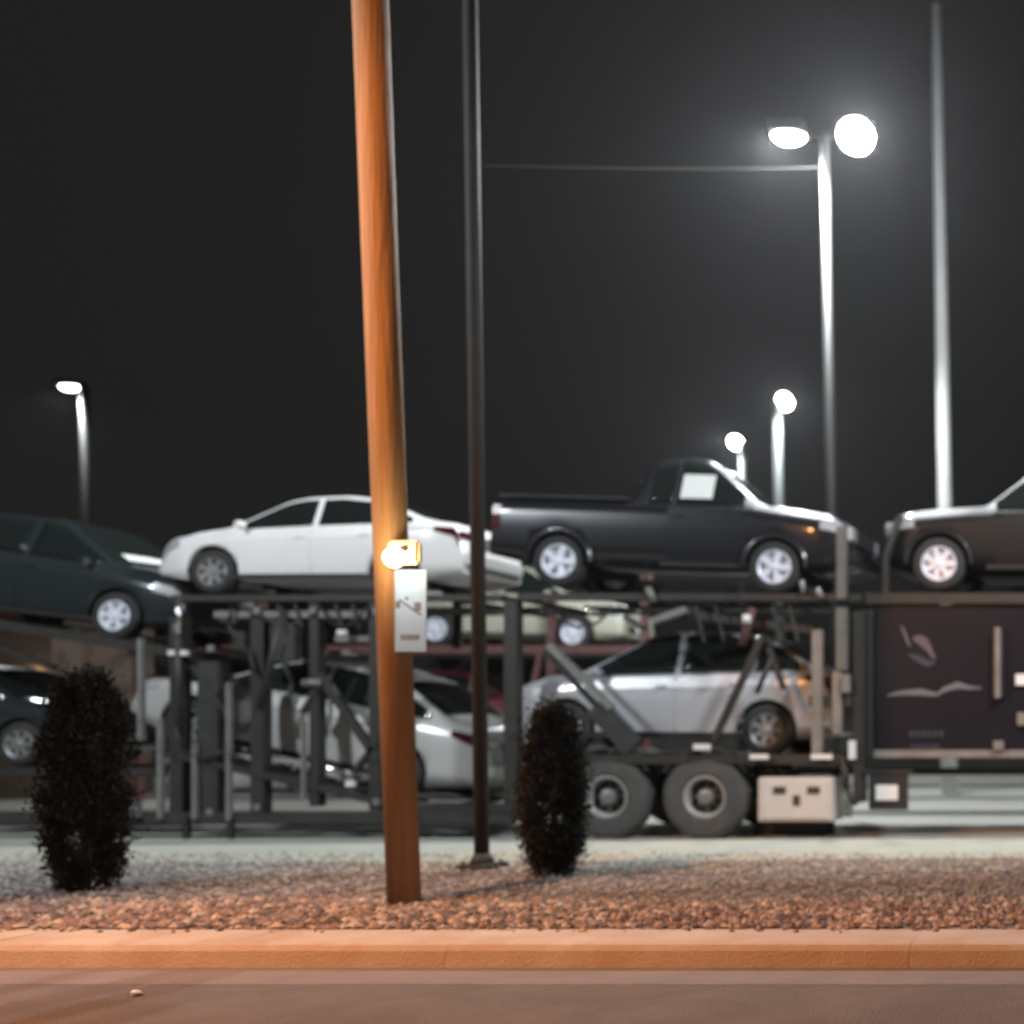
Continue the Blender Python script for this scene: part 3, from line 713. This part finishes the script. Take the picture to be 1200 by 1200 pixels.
# sleeper
sl = B(1022, 708, 1404, 884, 'sleeper', M_navy, tk, Yc=YN+.0, dp=2.4, bevel=.06)
subB(sl, 1024, 879, 1400, 888, 'chrome_strip', M_steel, YN-.035, .03)
subB(sl, 1012, 716, 1024, 890, 'rear_trim', M_trim, YN+.05, 2.3)
subB(sl, 1163, 735, 1175, 818, 'exhaust_stack', M_frameg, YN-.10, .09, .02)
subB(sl, 1166, 735, 1172, 818, 'heat_shield', M_steel, YN-.115, .012, .003)
subB(sl, 1164, 868, 1176, 879, 'step_bracket', M_steel, YN-.08, .05)
subB(sl, 1192, 835, 1204, 850, 'door_handle', M_steel, YN-.05, .04)
subB(sl, 1190, 790, 1204, 803, 'side_lamp', MATS['marker_lamp'], YN-.05, .04)
def ribbon(par, pts, name, m, Yc=YN-.012):
    b = MB(); vs = []
    for px, py, h in pts:
        for q in (-1, 1):
            p = at(px, py + q*h/2, Yc); vs.append((p.x-o.x, Yc-o.y, p.z-o.z)); vs.append((p.x-o.x, Yc+.008-o.y, p.z-o.z))
    fs = []
    for i in range(len(pts)-1):
        k = 4*i; fs += [(k,k+4,k+6,k+2),(k+1,k+3,k+7,k+5),(k,k+1,k+5,k+4),(k+2,k+6,k+7,k+3)]
    n = 4*(len(pts)-1); fs += [(0,2,3,1),(n,n+1,n+3,n+2)]
    b.v = vs; b.f = fs; return b.build(name, m, par)
ribbon(sl, [(1040,815,2),(1055,812,5),(1080,811,8),(1098,814,4),(1106,808,6),(1122,803,8),(1138,806,4),(1150,806,2)], 'script_stripe', M_graph)
ribbon(sl, [(1056,733,3),(1060,742,7),(1064,752,6),(1067,758,2)], 'painted_emblem', M_graph)
ribbon(sl, [(1070,748,4),(1078,750,12),(1086,755,16),(1092,765,12),(1096,772,3)], 'painted_emblem', M_graph2)
ribbon(sl, [(1064,767,2),(1076,772,9),(1088,778,8),(1096,776,2)], 'painted_emblem', M_graph3)
for k in range(6): ribbon(sl, [(1066+k*7, 860, 8),(1070+k*7, 860, 8)], 'small_lettering', M_graph3)
for k in range(5): ribbon(sl, [(1068+k*7, 875, 5),(1073+k*7, 875, 5)], 'small_lettering', M_graph3)
# cab front beyond the picture
cb_ = MB(); xs0 = (1404-CX)*16.02/FPX-o.x
cb_.box(xs0+.01, xs0+1.6, -1.2, 1.2, .75, 3.0); cb_.box(xs0+1.6, xs0+2.5, -1.15, 1.15, .75, 1.9)
cb_.build('cab', M_navy, tk, bevel=.06)
for q in (-1.215, 1.2): MB().box(xs0+.5, xs0+1.3, q, q+.015, 1.9, 2.7).build('side_window', M_glass, tk)
MB().box(xs0+1.6, xs0+1.62, -1.0, 1.0, 2.0, 2.8).build('windshield', M_glass, tk)
MB().box(xs0+2.5, xs0+2.56, -.6, .6, .9, 1.8).build('grille', M_chrome, tk)
# posts, struts and hydraulics of the racks
B(980, 616, 991, 702, 'post', M_frameg2, tk, Yc=YN-.05, dp=.10)
B(979, 712, 992, 786, 'post', M_frameg2, tk, Yc=YN-.05, dp=.12)
B(951, 738, 963, 884, 'post', M_steel, tk, Yc=YN-.05, dp=.1)
B(975, 786, 986, 860, 'post', M_steel, tk, Yc=YN-.03, dp=.1)
B(1000, 716, 1013, 940, 'tower_post', M_frame, tk, Yc=YN-.0, dp=.16)
B(1000, 716, 1013, 940, 'tower_post', M_frame, tk, Yc=YF, dp=.16)
B(948, 815, 998, 828, 'cross_bracket', M_frameg, tk, Yc=YN+.02, dp=.08)
B(986, 790, 996, 812, 'valve_block', M_steel, tk, Yc=YN-.08, dp=.05)
B(950, 884, 975, 890, 'marker_lamp', MATS['marker_lamp'], tk, Yc=YN-.09, dp=.04)
B(878, 884, 900, 890, 'marker_lamp', MATS['marker_lamp'], tk, Yc=YN-.09, dp=.04)
B(812, 872, 832, 879, 'marker_lamp', MATS['marker_lamp'], tk, Yc=YN-.09, dp=.04)
D(642, 756, 716, 830, 8, 'ramp_arm', M_steel, tk, Yc=YN-.06, dp=.10)
D(636, 762, 708, 838, 6, 'ramp_arm', M_frame, tk, Yc=YN+.06, dp=.10)
D(696, 828, 742, 876, 26, 'gusset_plate', M_frameg, tk, Yc=YN-.02, dp=.06)
D(893, 745, 836, 866, 8, 'diagonal_strut', M_frame, tk, Yc=YN-.03, dp=.08)
D(893, 745, 836, 866, 8, 'diagonal_strut', M_frame, tk, Yc=YF, dp=.08)
D(900, 758, 918, 808, 7, 'diagonal_strut', M_frame, tk, Yc=YN-.04, dp=.06)
TB(903, 770, 885, 812, 6, 'hydraulic_cylinder', M_frame, tk, Yc=YN-.1)
TB(880, 712, 868, 756, 10, 'hydraulic_cylinder', M_redsteel, tk, Yc=YN-.05)
TB(873, 720, 873, 730, 10, 'marker_lamp', MATS['marker_lamp'], tk, Yc=YN-.12)
TB(757, 688, 764, 704, 8, 'ratchet', M_steel, tk, Yc=YN-.1)
D(762, 728, 803, 714, 8, 'folding_ramp', M_steel, tk, Yc=YN-.05, dp=.12)
D(730, 722, 752, 736, 6, 'folding_ramp', M_frameg, tk, Yc=YN-.05, dp=.12)
D(800, 720, 950, 738, 9, 'under_deck_beam', M_frame, tk, Yc=YN+.1, dp=.1)
for x in (815, 838, 905, 925): D(x, 710, x+10, 752, 3, 'tie_down_chain', M_frameg, tk, Yc=YN-.05, dp=.03)
TB(938, 680, 940, 694, 6, 'ratchet', M_steel, tk, Yc=YN-.1)
TB(956, 690, 962, 700, 7, 'ratchet', M_steel, tk, Yc=YN-.1)
# folded loading flap standing behind the pickup's nose
D(1038, 650, 1054, 604, 6, 'folding_flap', M_frameg, tk, Yc=YN+.3, dp=.5)
B(1034, 650, 1041, 700, 'flap_frame', M_frame, tk, Yc=YN+.2, dp=.1)

# ------------------------------------------------------------------ vehicles on the carrier
CG = 'vehicles loaded on the car carrier'
t, s = make_car('sedan', 'sedan', M_white, 'white sedan on the upper deck, partly behind the orange-lit pole', 'car', CG, M_rimd, 7, rimkey='dull')
place(t, s, 248, 696, 16.4, -1, R(0.3))
t, s = make_car('crossover', 'sedan', M_blue, 'dark slate blue car tipped nose down at the left end of the upper deck', 'car', CG, M_rim, 6)
place(t, s, 130, 749, 16.4, 1, R(6.5))
s.top_patch(s.cowl - .20, s.cowl - .06, .62, .012).build('windshield_patch', M_paper, t)  # pale patch low on the windshield
t, s = make_car('pickup', 'pickup_truck', M_dark, 'dark grey pickup truck with a white paper in its side window', 'pickup truck', CG, M_rim, 5)
place(t, s, 906, 695, 16.4, 1, R(1.6))
side = -1
pp = [c for c in t.children if c.name.startswith('side_window')]
sx0, sx1 = -.16, .40
s.side_patch(.12, .58, 1.35, 1.72, .014, -1, n=4, mrows=3, skirt=.004).build('window_sheet', M_paper, t)
t, s = make_car('suv', 'sport_utility_vehicle', M_black, 'black sport utility vehicle over the cab, cut off by the right edge', 'car', CG, M_rim, 7)
place(t, s, 1100, 692, 16.4, -1, R(0))
t, s = make_car('sedan', 'sedan', M_silver2, 'silver sedan on the lower deck tipped nose up, behind the orange-lit pole', 'car', CG, M_rimd, 6, rimkey='dull')
place(t, s, 456, 934, 16.45, -1, R(-12.5), axle='r', scale=1.17)
t, s = make_car('crossover', 'hatchback', M_silver, 'silver car standing level on the lower deck above the tandem wheels', 'car', CG, M_rimd, 7, rimkey='dull')
place(t, s, 661, 884, 16.5, -1, R(-.5), scale=1.10)
t, s = make_car('sedan', 'sedan', M_blue, 'dark blue sedan low at the far left, behind the taller shrub', 'car', CG, M_rimd, 7, rimkey='dull')
place(t, s, 20, 898, 16.5, 1, R(2))

# ------------------------------------------------------------------ second carrier standing behind
t2 = empty('car_carrier_trailer', (-13, 24, 0), 'reddish car carrier trailer standing behind the first, seen through its decks', 'car carrier')
def B2(x0,y0,x1,y1,n,m,Yc=24.,dp=.16): return B(x0,y0,x1,y1,n,m,t2,Yc,dp)
B2(150, 756, 760, 766, 'deck_rail', M_redsteel); B2(150, 756, 760, 766, 'deck_rail', M_redsteel, 26.3)
B2(470, 890, 760, 898, 'deck_rail', M_redsteel)
for k in range(14): MB().box(-21.2+13+k*.78, -21.2+13+k*.78+.7, .2, 2.25, 3.13, 3.18).build('deck_plate', M_frame, t2)
for k in range(7): MB().box(-15.7+13+k*.78, -15.7+13+k*.78+.7, .2, 2.25, .70, .75).build('deck_plate', M_frame, t2)
for x in (155, 300, 470, 640, 750): B2(x, 700, x+7, 900 if x > 400 else 940, 'post', M_redsteel)
for a, b_ in ((600, 616), (632, 616), (560, 545)): D(a, 766, b_, 838, 5, 'diagonal_strut', M_redsteel, t2, 24., .1)
for px in (690, 745): 
    e = bpy.data.objects.new('wheel', None); C.objects.link(e); e.parent = t2; e.location = ((px-CX)*24/FPX + 13, 0, .585)
    for nm, me in zip(('tyre','rim','hub','wheel_disc'), TW): link(nm, me, e)
CG2 = 'vehicles on the rear carrier'
t, s = make_car('crossover', 'station_wagon', M_khaki, 'pale khaki car on the carrier behind, between the two decks', 'car', CG2, M_rim, 6)
place(t, s, 670, 762, 24.2, 1, R(1.5), scale=1.1)
t, s = make_car('sedan', 'sedan', M_red, 'dark maroon car seen through the decks beside the thin grey pole', 'car', CG2, M_rimd, 6, rimkey='dull')
place(t, s, 600, 878, 24.2, 1, 0, scale=1.15)
# white cars parked in the lot
t, s = make_car('sedan', 'parked_car', M_white, 'white parked car in the lot, seen under the silver car left of the orange-lit pole', 'car', 'cars parked in the lot behind', M_rimd, 6, rimkey='dull', detail=False)
place(t, s, 352, 934, 26.9, 1, 0)
c = copy_tree(t); c['label'] = 'white parked car in the lot, farther left behind the trailer posts'; c.location.x = t.location.x - 6.2; c.location.y += .5
c = copy_tree(t); c['label'] = 'white parked car in the lot, just left of the small dark shrub'; c.location.x = t.location.x + 5.0; c.location.y += .2
# rust coloured shed at the far left
sh_ = empty('storage_shed', (-24.5, 24.5, 0), 'tan shed with a warm lit wall at the far left edge', 'shed')
MB().box(-.8, 1.0, 0, 2.5, 0, 3.9).build('wall', mat('tan_siding', (.16,.11,.08), .8, noise=.2), sh_)
MB().box(-1.0, 1.2, -.2, 2.7, 3.9, 4.1).build('roof', M_redsteel, sh_)
MB().box(.62, .80, -.1, -.005, 2.55, 2.75).build('wall_lamp', E_warm, sh_)
# dark trees far behind the lot
M_tree = stone_mat('night_leaf', [(.03,.035,.02),(.045,.045,.028),(.022,.026,.016)])
def tree(x, y, h, rw, seed, label):
    rnd = random.Random(seed); t = empty('tree', (x, y, 0), label, 'tree', 'trees behind the lot')
    b = MB(); b.tube((0,0,0), (0,0,h*.55), .22, .10, 8)
    for k in range(6):
        a = rnd.random()*6.28; b.tube((0,0,h*(.3+.04*k)), (rw*.6*math.cos(a), rw*.6*math.sin(a), h*(.55+.05*k)), .08, .03, 6)
    b.build('trunk', MATS['bark'], t)
    vs = []; fs = []; cl = [(rnd.gauss(0,rw*.42), rnd.gauss(0,rw*.42), h*rnd.uniform(.3,.92), rnd.uniform(.5,1.1)) for _ in range(28)]
    for k in range(3600):
        cx, cy, cz, cr = cl[rnd.randrange(28)]; p = Vector((cx+rnd.gauss(0,cr*.5), cy+rnd.gauss(0,cr*.5), cz+rnd.gauss(0,cr*.45)))
        a = Vector((rnd.gauss(0,1), rnd.gauss(0,1), rnd.gauss(0,1))).normalized(); u = a.orthogonal().normalized()*.14; v = a.cross(u).normalized()*.10; q = len(vs)
        vs += [p-u, p-v, p+u, p+v]; fs.append((q,q+1,q+2,q+3))
    me = bpy.data.meshes.new('crown'); me.from_pydata(vs, [], fs); me.materials.append(M_tree); link('crown', me, t)
TL = ['leftmost dark tree behind the lot', 'dark tree behind the dark blue car', 'dark tree behind the white sedan', 'dark tree between the two slim poles', 'dark tree behind the pickup bed', 'dark tree behind the pickup cab', 'dark tree behind the pickup hood', 'dark tree behind the flagpole', 'rightmost dark tree behind the lot']
for k, l in enumerate(TL): tree(-57 + k*6.4, 52 + (k*37 % 5), 7.2 + (k*53 % 7)*.35, 3.0, 40+k, l)
# low wall on the far side
wl = empty('boundary_wall', (-22, 47, 0), 'long low dark block wall closing the lot far behind the truck', 'wall')
for k in range(24):
    MB().box(k*2.5-28, k*2.5-28+2.48, 0, .25, 0, 2.4).build('wall_panel', mat('dark_block', (.10,.095,.085), .9, noise=.3, nscale=2), wl)
# ------------------------------------------------------------------ haze added round everything to give the lamps bloom
hz = MB().box(-75, 60, -15, 75, -1.2, 23.0).build('haze', mat('x_unused', (.5,.5,.5)))
hm = bpy.data.materials.new('bloom_haze'); hm.use_nodes = True; nt = hm.node_tree
nt.nodes.remove(nt.nodes['Principled BSDF']); pv = nt.nodes.new('ShaderNodeVolumePrincipled')
pv.inputs['Density'].default_value = .0003; pv.inputs['Color'].default_value = (.93,.94,.98,1); pv.inputs['Anisotropy'].default_value = .8
nt.links.new(pv.outputs[0], nt.nodes['Material Output'].inputs['Volume'])
hz.data.materials.clear(); hz.data.materials.append(hm); tag(hz, 'thin haze added for the bloom round the lamps', 'haze', kind='stuff')
